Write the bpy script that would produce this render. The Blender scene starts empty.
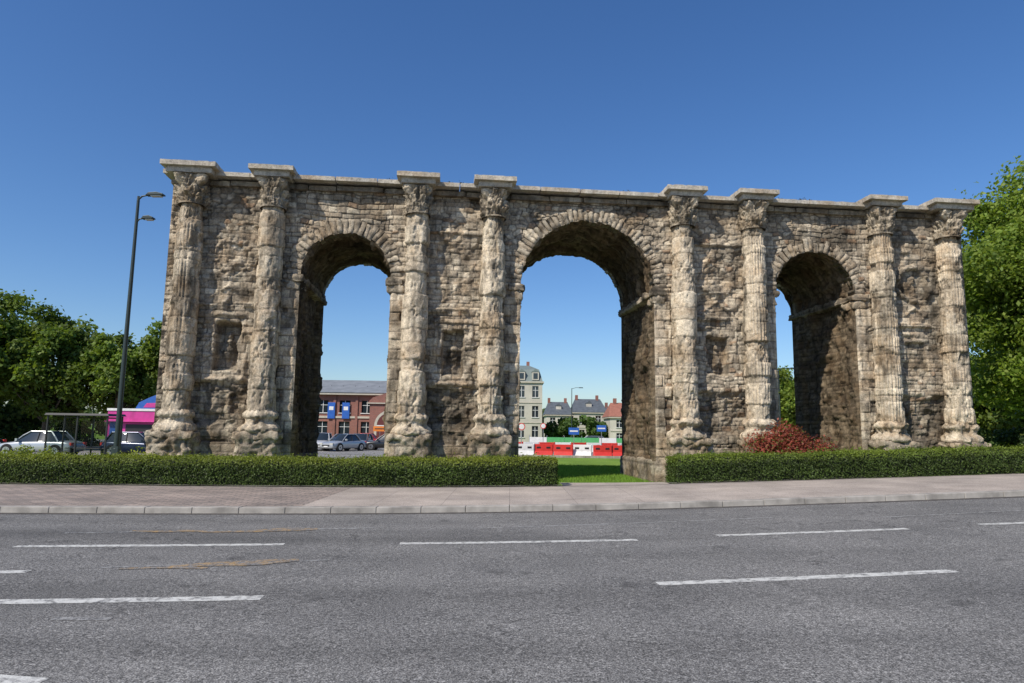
import bpy, bmesh, math, random
import numpy as np
from mathutils import Vector, Matrix
random.seed(7); rng=np.random.default_rng(7)
SC=bpy.context.scene
SC.view_settings.view_transform='Standard'; SC.view_settings.look='None'; SC.view_settings.exposure=0
COL=SC.collection

# ------------------------------------------------------------------ noise
def hsh(ix,iy,iz=0,seed=0):
    n=(np.asarray(ix,dtype=np.int64)*374761393+np.asarray(iy,dtype=np.int64)*668265263+np.asarray(iz,dtype=np.int64)*1274126177+seed*97531)&0xffffffff
    n=((n^(n>>13))*1274126177)&0xffffffff
    n=(n^(n>>16))
    n=(n*2246822519)&0xffffffff
    n=n^(n>>15)
    return (n&0xffffff)/float(0xffffff)
def vn(x,y,z=0.0,seed=0):
    x,y,z=np.broadcast_arrays(np.asarray(x,float),np.asarray(y,float),np.asarray(z,float))
    ix=np.floor(x);iy=np.floor(y);iz=np.floor(z)
    fx=x-ix;fy=y-iy;fz=z-iz
    fx=fx*fx*(3-2*fx);fy=fy*fy*(3-2*fy);fz=fz*fz*(3-2*fz)
    r=0
    for a in (0,1):
        for b in (0,1):
            for c in (0,1):
                w=(fx if a else 1-fx)*(fy if b else 1-fy)*(fz if c else 1-fz)
                r=r+w*hsh(ix+a,iy+b,iz+c,seed)
    return r*2-1
def fbm(x,y,z=0.0,seed=0,o=4):
    r=0;a=1.0;t=0
    for i in range(o):
        f=2.03**i
        r=r+a*vn(np.asarray(x)*f,np.asarray(y)*f,np.asarray(z)*f,seed+i*11);t+=a;a*=.5
    return r/t
def sstep(a,b,x):
    t=np.clip((x-a)/(b-a),0,1);return t*t*(3-2*t)
def rubble(S,Z,cw,ch,seed):
    """random rubble: voronoi cells, returns joint distance and two per-stone randoms"""
    x=S/cw;y=Z/ch;ix=np.floor(x);iy=np.floor(y)
    f1=np.full(S.shape,9.);f2=np.full(S.shape,9.);c1=np.zeros(S.shape);c2=np.zeros(S.shape)
    for a in (-1,0,1):
        for b in (-1,0,1):
            jx=ix+a;jy=iy+b
            px=jx+.1+.8*hsh(jx,jy,1,seed)+.5*(np.mod(jy,2));py=jy+.2+.6*hsh(jx,jy,2,seed)
            d=np.maximum(np.abs(x-px)*.9,np.abs(y-py))*.6+.4*np.sqrt((x-px)**2+(y-py)**2)
            nw=d<f1
            f2=np.where(nw,f1,np.minimum(f2,d));c1=np.where(nw,hsh(jx,jy,3,seed),c1);c2=np.where(nw,hsh(jx,jy,4,seed),c2)
            f1=np.where(nw,d,f1)
    return (f2-f1)*.5*min(cw,ch)*1.3,c1,c2

# ------------------------------------------------------------------ terrain
def gz(x,y):
    x=np.minimum(np.asarray(x,float),24.0)
    r=0.042*3*np.log1p(np.exp(np.clip(x/3,-30,30)))
    return r*(1-sstep(22.6,26.0,np.asarray(y,float)))
def gzf(x,y): return float(gz(x,y))

# ------------------------------------------------------------------ materials
def nt(name):
    m=bpy.data.materials.new(name);m.use_nodes=True
    t=m.node_tree;b=t.nodes['Principled BSDF'];return m,t,b
def N(t,ty,**k):
    n=t.nodes.new(ty)
    for a,v in k.items():
        if a in n.inputs: n.inputs[a].default_value=v
        else: setattr(n,a,v)
    return n
def ramp(t,inp,stops):
    r=t.nodes.new('ShaderNodeValToRGB');t.links.new(inp,r.inputs[0])
    e=r.color_ramp.elements
    while len(e)<len(stops): e.new(.5)
    for i,(p,c) in enumerate(stops):
        e[i].position=p; e[i].color=(c[0],c[1],c[2],1) if hasattr(c,'__len__') else (c,c,c,1)
    return r
def mul(t,a,b,fac=1.0,mode='MULTIPLY'):
    m=t.nodes.new('ShaderNodeMix');m.data_type='RGBA';m.blend_type=mode
    if isinstance(fac,(int,float)): m.inputs[0].default_value=fac
    else: t.links.new(fac,m.inputs[0])
    for i,s in ((6,a),(7,b)):
        if isinstance(s,tuple): m.inputs[i].default_value=(s[0],s[1],s[2],1)
        else: t.links.new(s,m.inputs[i])
    return m.outputs[2]
def coord(t,kind='Object',scale=None):
    c=t.nodes.new('ShaderNodeTexCoord').outputs[kind]
    if scale:
        mp=t.nodes.new('ShaderNodeMapping');t.links.new(c,mp.inputs[0]);mp.inputs['Scale'].default_value=scale;c=mp.outputs[0]
    return c
def noise(t,co,scale,detail=4,rough=.55):
    n=N(t,'ShaderNodeTexNoise');t.links.new(co,n.inputs['Vector'])
    n.inputs['Scale'].default_value=scale;n.inputs['Detail'].default_value=detail;n.inputs['Roughness'].default_value=rough
    return n.outputs[0]
def bump(t,b,h,strength=.5,dist=.02):
    n=t.nodes.new('ShaderNodeBump');n.inputs['Strength'].default_value=strength;n.inputs['Distance'].default_value=dist
    t.links.new(h,n.inputs['Height']);t.links.new(n.outputs[0],b.inputs['Normal'])
def simple(name,c,rough=.7,metal=0,var=.15,scale=3,spec=.5):
    m,t,b=nt(name)
    n=noise(t,coord(t),scale)
    r=ramp(t,n,[(.3,1-var),(.7,1+var*.3)])
    t.links.new(mul(t,(c[0],c[1],c[2]),r.outputs[0]),b.inputs['Base Color'])
    b.inputs['Roughness'].default_value=rough;b.inputs['Metallic'].default_value=metal
    b.inputs['Specular IOR Level'].default_value=spec
    return m
def attr_stone(name,bs=.6,weather=.9):
    m,t,b=nt(name);co=coord(t)
    a=t.nodes.new('ShaderNodeAttribute');a.attribute_name='Col'
    n1=noise(t,co,8,6,.7);r1=ramp(t,n1,[(.3,.62),(.5,1.0),(.72,1.28)])
    n2=noise(t,co,.9,6,.65);r2=ramp(t,n2,[(.3,(.66,.57,.48)),(.42,(.92,.85,.77)),(.52,(1,.99,.97)),(.72,(1.16,1.15,1.12))])
    n3=noise(t,co,26,4,.65);r3=ramp(t,n3,[(.36,.48),(.47,1.0)])
    # dark weathering running down the stone, and grey lichen crust
    n4=noise(t,coord(t,'Object',(2.2,2.2,.45)),1.0,5,.65);r4=ramp(t,n4,[(.50,1.0),(.64,.42)])
    n5=noise(t,co,2.6,6,.7);r5=ramp(t,n5,[(.54,(1,1,1)),(.63,(.50,.50,.51))])
    c=mul(t,a.outputs['Color'],r1.outputs[0]);c=mul(t,c,r2.outputs[0]);c=mul(t,c,r3.outputs[0],.8);c=mul(t,c,r4.outputs[0],weather);c=mul(t,c,r5.outputs[0],weather*.9)
    t.links.new(c,b.inputs['Base Color'])
    b.inputs['Roughness'].default_value=.95;b.inputs['Specular IOR Level'].default_value=.15
    h=t.nodes.new('ShaderNodeMath');h.operation='ADD';t.links.new(noise(t,co,11,6,.7),h.inputs[0]);t.links.new(n3,h.inputs[1])
    bump(t,b,h.outputs[0],bs,.045)
    return m
def leafmat(name,trans=.3):
    m,t,b=nt(name)
    a=t.nodes.new('ShaderNodeAttribute');a.attribute_name='Col'
    t.links.new(a.outputs['Color'],b.inputs['Base Color'])
    b.inputs['Roughness'].default_value=.55;b.inputs['Specular IOR Level'].default_value=.3
    tr=t.nodes.new('ShaderNodeBsdfTranslucent');t.links.new(mul(t,a.outputs['Color'],(1.4,1.4,.6)),tr.inputs[0])
    mx=t.nodes.new('ShaderNodeMixShader');mx.inputs[0].default_value=trans
    t.links.new(b.outputs[0],mx.inputs[1]);t.links.new(tr.outputs[0],mx.inputs[2])
    t.links.new(mx.outputs[0],t.nodes['Material Output'].inputs[0])
    return m
M_STONE=attr_stone('weathered_limestone',.75)
M_LEAF=leafmat('leaves',.4)
M_BARK=simple('bark',(.09,.07,.05),.95,var=.5,scale=9)
M_METAL=simple('lamp_green_metal',(.035,.05,.05),.45,.3)
M_DARK=simple('dark_metal',(.02,.02,.022),.5)
M_BLACK=simple('tyre_rubber',(.015,.015,.015),.85)
M_CHROME=simple('bright_metal',(.55,.55,.57),.3,.9)
M_GLASS=simple('dark_glass',(.02,.028,.035),.08,0,.05,spec=.8)
M_WHITE=simple('white_paint',(.75,.75,.73),.5)
M_RED=simple('red_plastic',(.62,.04,.03),.45)
M_LAMPGL=simple('lamp_lens',(.5,.5,.45),.2)
M_BLUE=simple('blue_panel',(.03,.12,.45),.4)
M_MAGENTA=simple('magenta_panel',(.62,.05,.30),.5,var=.3,scale=1)
M_GREENP=simple('green_panel',(.10,.40,.14),.5)
M_ORANGE=simple('orange_panel',(.75,.22,.03),.5)
def clear_glass():
    m,t,b=nt('clear_glass');b.inputs['Base Color'].default_value=(.02,.03,.03,1);b.inputs['Roughness'].default_value=.03
    tr=t.nodes.new('ShaderNodeBsdfTransparent');tr.inputs[0].default_value=(.85,.9,.88,1)
    mx=t.nodes.new('ShaderNodeMixShader');mx.inputs[0].default_value=.8
    t.links.new(b.outputs[0],mx.inputs[1]);t.links.new(tr.outputs[0],mx.inputs[2]);t.links.new(mx.outputs[0],t.nodes['Material Output'].inputs[0])
    return m
M_CLEAR=clear_glass()

# ------------------------------------------------------------------ mesh helpers
def empty(name,loc=(0,0,0),rz=0):
    o=bpy.data.objects.new(name,None);COL.objects.link(o);o.location=loc;o.rotation_euler=(0,0,rz);o.empty_display_size=.2
    return o
def mk(name,V,F,mat,parent=None,col=None,smooth=False,loc=None):
    V=np.asarray(V,dtype=np.float32).reshape(-1,3)
    me=bpy.data.meshes.new(name)
    if isinstance(F,np.ndarray):
        n,k=F.shape
        me.vertices.add(len(V));me.vertices.foreach_set('co',V.ravel())
        me.loops.add(n*k);me.loops.foreach_set('vertex_index',F.ravel().astype(np.int32))
        me.polygons.add(n);me.polygons.foreach_set('loop_start',np.arange(0,n*k,k,dtype=np.int32))
        me.polygons.foreach_set('loop_total',np.full(n,k,dtype=np.int32))
        me.update(calc_edges=True)
    else:
        me.from_pydata(V.tolist(),[],F);me.update()
    if smooth: me.polygons.foreach_set('use_smooth',np.ones(len(me.polygons),dtype=bool))
    if col is not None:
        a=me.color_attributes.new('Col','FLOAT_COLOR','POINT')
        c=np.ones((len(V),4),np.float32);c[:,:3]=np.asarray(col).reshape(-1,3) if np.ndim(col)>1 else col
        a.data.foreach_set('color',c.ravel())
    if isinstance(mat,(list,tuple)):
        for q in mat: me.materials.append(q)
    elif mat: me.materials.append(mat)
    o=bpy.data.objects.new(name,me);COL.objects.link(o)
    if parent: o.parent=parent
    if loc is not None:o.location=loc
    return o
def gridF(m,n,wrap=False):
    i=np.arange(m-1)[:,None];jn=n if wrap else n-1
    j=np.arange(jn)[None,:];j2=(j+1)%n
    return np.stack([i*n+j,i*n+j2,(i+1)*n+j2,(i+1)*n+j],-1).reshape(-1,4)
class Acc:
    def __init__(s): s.V=[];s.F=[];s.C=[];s.n=0
    def add(s,V,F,C):
        V=np.asarray(V,float).reshape(-1,3);F=np.asarray(F)
        C=np.asarray(C,float)
        if C.ndim==1: C=np.tile(C,(len(V),1))
        s.V.append(V);s.F.append(F+s.n);s.C.append(C.reshape(-1,3));s.n+=len(V)
    def grid(s,P,C,wrap=False): s.add(P.reshape(-1,3),gridF(P.shape[0],P.shape[1],wrap),C)
    def make(s,name,mat,parent=None,smooth=True): return mk(name,np.concatenate(s.V),np.concatenate(s.F),mat,parent,np.concatenate(s.C),smooth)
class Parts:
    """boxes / prisms / tubes joined in one mesh with material slots"""
    def __init__(s): s.V=[];s.F=[];s.M=[];s.mats=[]
    def mi(s,m):
        if m not in s.mats:s.mats.append(m)
        return s.mats.index(m)
    def add(s,V,F,m):
        b=len(s.V);s.V+= [tuple(v) for v in V];k=s.mi(m)
        for f in F: s.F.append([b+i for i in f]);s.M.append(k)
    def box(s,c,d,m,rz=0,taper=1.0,ty=None):
        x,y,z=d[0]/2,d[1]/2,d[2]/2
        if ty is None: ty=taper
        V=[(-x,-y,-z),(x,-y,-z),(x,y,-z),(-x,y,-z),(-x*taper,-y*ty,z),(x*taper,-y*ty,z),(x*taper,y*ty,z),(-x*taper,y*ty,z)]
        cs,sn=math.cos(rz),math.sin(rz)
        V=[(c[0]+a*cs-b*sn,c[1]+a*sn+b*cs,c[2]+e) for a,b,e in V]
        s.add(V,[(3,2,1,0),(4,5,6,7),(0,1,5,4),(1,2,6,5),(2,3,7,6),(3,0,4,7)],m)
    def tube(s,pts,rad,m,seg=8,cap=True):
        pts=[Vector(p) for p in pts];V=[];F=[]
        for i,p in enumerate(pts):
            d=(pts[min(i+1,len(pts)-1)]-pts[max(i-1,0)]).normalized()
            a=d.cross(Vector((0,0,1)))
            if a.length<.05:a=d.cross(Vector((0,1,0)))
            a.normalize();b=d.cross(a)
            r=rad[i] if hasattr(rad,'__len__') else rad
            for k in range(seg):
                t=2*math.pi*k/seg;V.append(p+a*math.cos(t)*r+b*math.sin(t)*r)
        for i in range(len(pts)-1):
            for k in range(seg):
                k2=(k+1)%seg;F.append((i*seg+k,i*seg+k2,(i+1)*seg+k2,(i+1)*seg+k))
        if cap: F.append(tuple(range(seg-1,-1,-1)));F.append(tuple((len(pts)-1)*seg+k for k in range(seg)))
        s.add(V,F,m)
    def prism(s,poly,y0,y1,m):
        """poly in x,z extruded along y"""
        n=len(poly);V=[(p[0],y0,p[1]) for p in poly]+[(p[0],y1,p[1]) for p in poly]
        F=[tuple(range(n)),tuple(range(2*n-1,n-1,-1))]+[(i,i+n,(i+1)%n+n,(i+1)%n) for i in range(n)]
        s.add(V,F,m)
    def make(s,name,parent=None,loc=(0,0,0),rz=0,bevel=0,smooth=False):
        me=bpy.data.meshes.new(name);me.from_pydata(s.V,[],s.F)
        for m in s.mats: me.materials.append(m)
        me.polygons.foreach_set('material_index',s.M);me.update()
        bm=bmesh.new();bm.from_mesh(me);bmesh.ops.recalc_face_normals(bm,faces=bm.faces);bm.to_mesh(me);bm.free()
        if smooth: me.polygons.foreach_set('use_smooth',np.ones(len(me.polygons),dtype=bool))
        o=bpy.data.objects.new(name,me);COL.objects.link(o);o.location=loc;o.rotation_euler=(0,0,rz)
        if parent:o.parent=parent
        if bevel:
            b=o.modifiers.new('b','BEVEL');b.width=bevel;b.segments=2;b.limit_method='ANGLE'
        return o

# ------------------------------------------------------------------ roman arch
ARCH=empty('roman_triumphal_arch',(3.0,26.75,0),math.radians(5.4))
DEPTH=5.2; SEND=16.15; ZTOP=11.2
OPEN=[(-9.5,1.72,7.7),(0.0,2.7,7.62),(9.5,1.72,7.7)]
COLS=[-15.3,-12.3,-6.8,-3.83,3.83,6.8,12.3,15.3]
def mkrows(seed,h0,h1,w0,w1):
    r=np.random.default_rng(seed);hb=np.concatenate([[-2],-2+np.cumsum(r.uniform(h0,h1,500))])
    return hb,r.uniform(w0,w1,501),r.uniform(0,9,501),seed
R_RUB=mkrows(3,.10,.24,.20,.46);R_ASH=mkrows(5,.3,.46,.5,.85);R_SOF=mkrows(8,.18,.30,.25,.5);R_PAN=mkrows(15,.20,.36,.34,.7)
def masonry(S,Z,R,warp=.05):
    hb,w,off,seed=R
    Zw=Z+warp*vn(S*.7,Z*.7,0,seed)+warp*.5*vn(S*2.3,Z*2.3,0,seed+1)
    r=np.clip(np.searchsorted(hb,Zw)-1,0,498)
    dz=np.minimum(Zw-hb[r],hb[r+1]-Zw)
    ww=w[r];u=(S+warp*vn(S*2,Z*2,0,seed+2))/ww+off[r]
    k=np.floor(u);f=u-k
    j=.4*hsh(k,r,1,seed);jn=.4*hsh(k+1,r,1,seed);jp=.4*hsh(k-1,r,1,seed)
    ins=f>=j
    cid=np.where(ins,k,k-1)
    ds=np.where(ins,np.minimum(f-j,1+jn-f),np.minimum(j-f,f+1-jp))*ww
    d=np.minimum(dz,ds)
    return d,hsh(cid,r,2,seed),hsh(cid,r,3,seed)
def stonecol(tone,t2,mort,pat,light=1.0):
    A=np.array([.72,.63,.49]);B=np.array([.54,.455,.345]);Cc=np.array([.34,.285,.22]);D=np.array([.42,.30,.205])
    t=tone[...,None]
    c=np.where(t<.5,A*(1-t*2)+B*t*2,B*(2-2*t)+Cc*(2*t-1))
    c=np.where(t2[...,None]>.95,D,c)
    m=mort[...,None]
    c=c*m+(1-m)*np.array([.29,.25,.20])*.9
    return c*(1-pat[...,None])*light
def wallfun(S,Z,back=False):
    sd=50 if back else 0
    d,t1,t2=masonry(S,Z,R_RUB,.09)
    dv,v1,v2=rubble(S+.06*vn(S*3,Z*3,0,4),Z+.06*vn(S*3,Z*3,5,4),.34,.20,17)
    rm=fbm(S*.35,Z*.5,sd,13)>.12
    d=np.where(rm,dv,d);t1=np.where(rm,v1,t1);t2=np.where(rm,v2,t2)
    # larger dressed blocks in the panels between the paired columns
    dp,p1,p2=masonry(S,Z,R_PAN,.05)
    pan=np.zeros_like(S)
    for pc in (-13.8,-5.3,5.3,13.8): pan=np.maximum(pan,(np.abs(S-pc)<1.3)*(Z<9.8)*(fbm(S*.6,Z*.6,pc,14)>-.02))
    if back: pan=pan*0
    d=np.where(pan>0,dp,d);t1=np.where(pan>0,p1*.9,t1);t2=np.where(pan>0,p2*.94,t2)
    d2,a1,a2=masonry(S,Z,R_ASH,.03)
    ash=np.zeros_like(S)
    dist=np.full_like(S,9.)
    for c,r,zs in OPEN:
        e=np.where(Z<zs,np.abs(S-c)-r,np.sqrt((S-c)**2+(Z-zs)**2)-r)
        dist=np.minimum(dist,e)
        wj=.40+.28*(hsh(np.searchsorted(R_ASH[0],Z),0,5,3)>.5)
        ash=np.maximum(ash,((np.abs(S-c)-r<wj)&(Z<zs)).astype(float))
    ash=np.maximum(ash,(Z<1.3).astype(float))
    ero=sstep(.05,.45,fbm(S*.45+7,Z*.45,sd,21))
    ero2=sstep(.20,.40,fbm(S*.9,Z*.9,sd,24))
    mor=sstep(.0,.032,np.where(ash>0,d2,d))
    tone=np.where(ash>0,a1*.75,t1);tt=np.where(ash>0,a2*.9,t2)
    rel=.055*np.where(ash>0,a2,t2)+.038*(mor-1)+.05*fbm(S*.5,Z*.5,sd,3)+.045*fbm(S*3,Z*3,sd,9)
    rel=rel+np.where((ash>0),.05,0)
    pat=.0+.40*sstep(.0,.45,fbm(S*.33,Z*.42,sd,31))+.34*sstep(.06,.36,fbm(S*1.3,Z*1.3,sd,32))
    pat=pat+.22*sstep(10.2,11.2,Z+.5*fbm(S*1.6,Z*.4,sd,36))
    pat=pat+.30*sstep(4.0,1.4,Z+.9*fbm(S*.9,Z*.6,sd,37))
    if not back:
        for ip,pc in enumerate((-13.8,-5.3,5.3,13.8)):
            u=np.abs(S-pc)
            inb=sstep(1.25,1.1,u)
            jag=.10*fbm(S*2.2,Z*2.2,pc,41)
            fr=sstep(.12,.03,np.abs(np.maximum(u-.70+jag*.9,np.maximum(Z-6.05,3.6-Z)+jag*.6)))*inb
            rel=rel+.10*fr*sstep(-.10,.20,fbm(S*1.1,Z*1.1,pc,42))
            hz0=3.95 if pc<0 else 4.25
            rec=sstep(.47,.38,u+1.5*jag)*sstep(hz0-.04,hz0+.06,Z+jag*1.5)*sstep(5.76,5.66,Z+jag*1.5)
            dd=[.50,.42,.40,.14][ip]
            rel=rel-dd*rec; pat=pat+.28*rec
            fig=sstep(.26,.10,np.sqrt(((S-pc-.03)/1.0)**2+((Z-4.65)/2.6)**2))+sstep(.15,.08,np.sqrt((S-pc)**2+(Z-5.32)**2))
            rel=rel+dd*.5*np.clip(fig,0,1)*rec*(.5+1.1*fbm(S*3,Z*3,pc,48))
            for zz,am in ((6.45,.15),(9.55,.13)):
                st=sstep(.13,.05,np.abs(Z-zz+.3*jag))*inb*sstep(-.20,.10,fbm(S*1.2,Z,pc,43))
                rel=rel+am*st
            gb=sstep(.09,.03,np.abs((Z-6.55)-(.62-.75*u)+.4*jag))*(Z>6.5)*(u<.85)
            rel=rel+.08*gb*sstep(.0,.25,fbm(S*1.6,Z*1.6,pc,44))
            rr=np.sqrt((S-pc)**2+(Z-8.2)**2)
            k=[.45,.35,.5,1.1][ip]
            worn=sstep(-.25,.2,fbm(S*1.3,Z*1.3,pc,50)+(.3 if ip==3 else 0))
            rel=rel+k*.14*sstep(.13,.05,np.abs(rr-.72+jag*1.2))*inb*sstep(-.25,.1,fbm(S*1.7,Z*1.7,pc,49)+(.2 if ip==3 else 0))-k*.08*sstep(.66,.60,rr+jag)
            bust=sstep(.22,.08,np.sqrt((S-pc)**2+((Z-8.38)*.85)**2))+.8*sstep(.40,.15,np.sqrt((S-pc)**2+((Z-7.9)*1.3)**2))
            rel=rel+k*.26*np.clip(bust,0,1.1)*(.4+1.2*fbm(S*3.2,Z*3.2,pc,45))*inb*worn
            rel=rel+.10*inb*fbm(S*3.4,Z*3.4,pc,52)*sstep(7.0,7.3,Z)*sstep(9.4,9.1,Z)
            lo=inb*sstep(3.6,3.3,Z+2*jag)*sstep(1.7,2.0,Z+2*jag)
            rel=rel-lo*(.10+.38*np.abs(fbm(S*1.8,Z*1.8,pc,46)));pat=pat+.18*lo
    rel=rel+ero*(-.05+.12*fbm(S*2.1,Z*2.1,sd,23))-.10*ero2*(1-ash*.7)
    pat=pat+.15*ero2
    w=sstep(.0,.10,dist)*sstep(SEND,SEND-.08,np.abs(S))*sstep(ZTOP,ZTOP-.04,Z)
    rel=rel*w
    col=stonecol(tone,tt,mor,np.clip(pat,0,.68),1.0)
    col=col*np.where(ash>0,1.12,.98)[...,None]
    return rel,col
def wall(acc,y,sgn,res,back):
    edges=[-SEND]
    for c,r,zs in OPEN: edges+=[c-r,c+r]
    edges.append(SEND)
    for i in range(0,len(edges),2):
        a,b=edges[i],edges[i+1]
        n=max(8,int((b-a)/res));s=np.linspace(a,b,n+1);z=np.linspace(-.3,ZTOP,int((ZTOP+.3)/res))
        S,Z=np.meshgrid(s,z,indexing='ij');rel,col=wallfun(S,Z,back)
        acc.grid(np.stack([S,y+sgn*rel,Z],-1),col)
    for c,r,zs in OPEN:
        t=np.linspace(math.pi,0,int(math.pi*r/res));s=c+r*np.cos(t);zb=zs+r*np.sin(t)
        n=int((ZTOP-zs)/res);v=np.linspace(0,1,n)
        S=np.repeat(s[:,None],n,1);Z=zb[:,None]+(ZTOP-zb[:,None])*v[None]
        rel,col=wallfun(S,Z,back);acc.grid(np.stack([S,y+sgn*rel,Z],-1),col)
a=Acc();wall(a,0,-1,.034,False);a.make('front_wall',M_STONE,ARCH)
a=Acc();wall(a,DEPTH,1,.12,True)
for sx in (-1,1):
    Y,Z=np.meshgrid(np.linspace(0,DEPTH,60),np.linspace(-.3,ZTOP,130),indexing='ij')
    d,t1,t2=masonry(Y+sx*40,Z,R_RUB)
    rel=(.05*t2+.05*fbm(Y,Z,sx,5))*sstep(0,.2,Y)*sstep(DEPTH,DEPTH-.2,Y)
    a.grid(np.stack([sx*(SEND+rel),Y,Z],-1),stonecol(t1,t2,sstep(0,.035,d),.3+0*Y))
a.make('rear_and_end_walls',M_STONE,ARCH)
# vaults
a=Acc()
for oi,(c,r,zs) in enumerate(OPEN):
    L1=zs+.3;La=math.pi*r;tot=2*L1+La
    p=np.linspace(0,tot,int(tot/.06));y=np.linspace(0,DEPTH,86)
    P,Y=np.meshgrid(p,y,indexing='ij')
    th=np.clip((P-L1)/r,0,math.pi)
    x=c-r*np.cos(th);z=np.where(P<L1,-.3+P,np.where(P>L1+La,zs-(P-L1-La),zs+r*np.sin(th)))
    nx=np.cos(th);nz=-np.sin(th)
    d,t1,t2=masonry(P+oi*50,Y*1.0+30,R_SOF)
    d2,b1,b2=masonry(Y+oi*20,z,R_RUB,.06)
    jam=((P<L1)|(P>L1+La))
    mor=sstep(0,.035,np.where(jam,d2,d));tn=np.where(jam,b1,t1);t2=np.where(jam,b2,t2)
    rel=.07*t2+.04*(mor-1)+.16*fbm(P*.8,Y*.8,oi,61)+.08*fbm(P*3,Y*3,oi,62)
    cof=(sstep(.06,.16,np.abs(((Y+.1)%1.05)-.52)-.28)+sstep(.06,.16,np.abs(((P-L1)%.95)-.47)-.24))
    rel=rel+np.where(jam,0,.12*np.clip(cof,0,1)*sstep(-.2,.3,fbm(P*.6,Y*.6,oi,63)))
    rel=rel-.20*sstep(.75,.85,Y)*sstep(DEPTH-.75,DEPTH-.85,Y)*(1-.5*sstep(-.1,.2,fbm(P,Y,oi,66)))
    rel=rel*sstep(0,.12,Y)*sstep(DEPTH,DEPTH-.12,Y)
    pat=.28+.4*sstep(-.1,.5,fbm(P*.4,Y*.5,oi,64))
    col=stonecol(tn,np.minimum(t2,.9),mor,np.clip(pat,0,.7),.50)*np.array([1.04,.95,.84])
    a.grid(np.stack([x+nx*rel,Y,z+nz*rel],-1),col)
a.make('vaults',M_STONE,ARCH)
# rough boxes
def rbox(acc,c,d,res=.08,amp=.04,light=1.0,pat=.2,rnd=.05,seed=0,R=R_ASH):
    hx,hy,hz=d[0]/2,d[1]/2,d[2]/2
    for ax in range(3):
        for sg in (-1,1):
            o=[i for i in range(3) if i!=ax];h=(hx,hy,hz)
            n0=max(2,int(2*h[o[0]]/res)+1);n1=max(2,int(2*h[o[1]]/res)+1)
            A,B=np.meshgrid(np.linspace(-h[o[0]],h[o[0]],n0),np.linspace(-h[o[1]],h[o[1]],n1),indexing='ij')
            P=np.zeros(A.shape+(3,));P[...,o[0]]=A;P[...,o[1]]=B;P[...,ax]=sg*h[ax]
            hv=np.array(h);q=np.clip(P,-(hv-rnd),hv-rnd);dv=P-q
            ln=np.linalg.norm(dv,axis=-1,keepdims=True)+1e-9
            nn=dv/ln
            P2=q+nn*rnd
            W=P2+np.array(c)
            n=fbm(W[...,0]*2.2,W[...,1]*2.2,W[...,2]*2.2,seed)+.5*vn(W[...,0]*7,W[...,1]*7,W[...,2]*7,seed+3)
            dd,t1,t2=masonry(W[...,0]+W[...,1],W[...,2],R,.02)
            mor=sstep(0,.035,dd)
            P2=W+nn*(amp*n+.02*(mor-1))[...,None]
            pp=np.clip(pat+.35*sstep(0,.5,fbm(W[...,0]*.9,W[...,1]*.9,W[...,2]*.9,seed+9)),0,.7)
            acc.grid(P2,stonecol(t1*.8,t2*.92,mor,pp,light))
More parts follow.
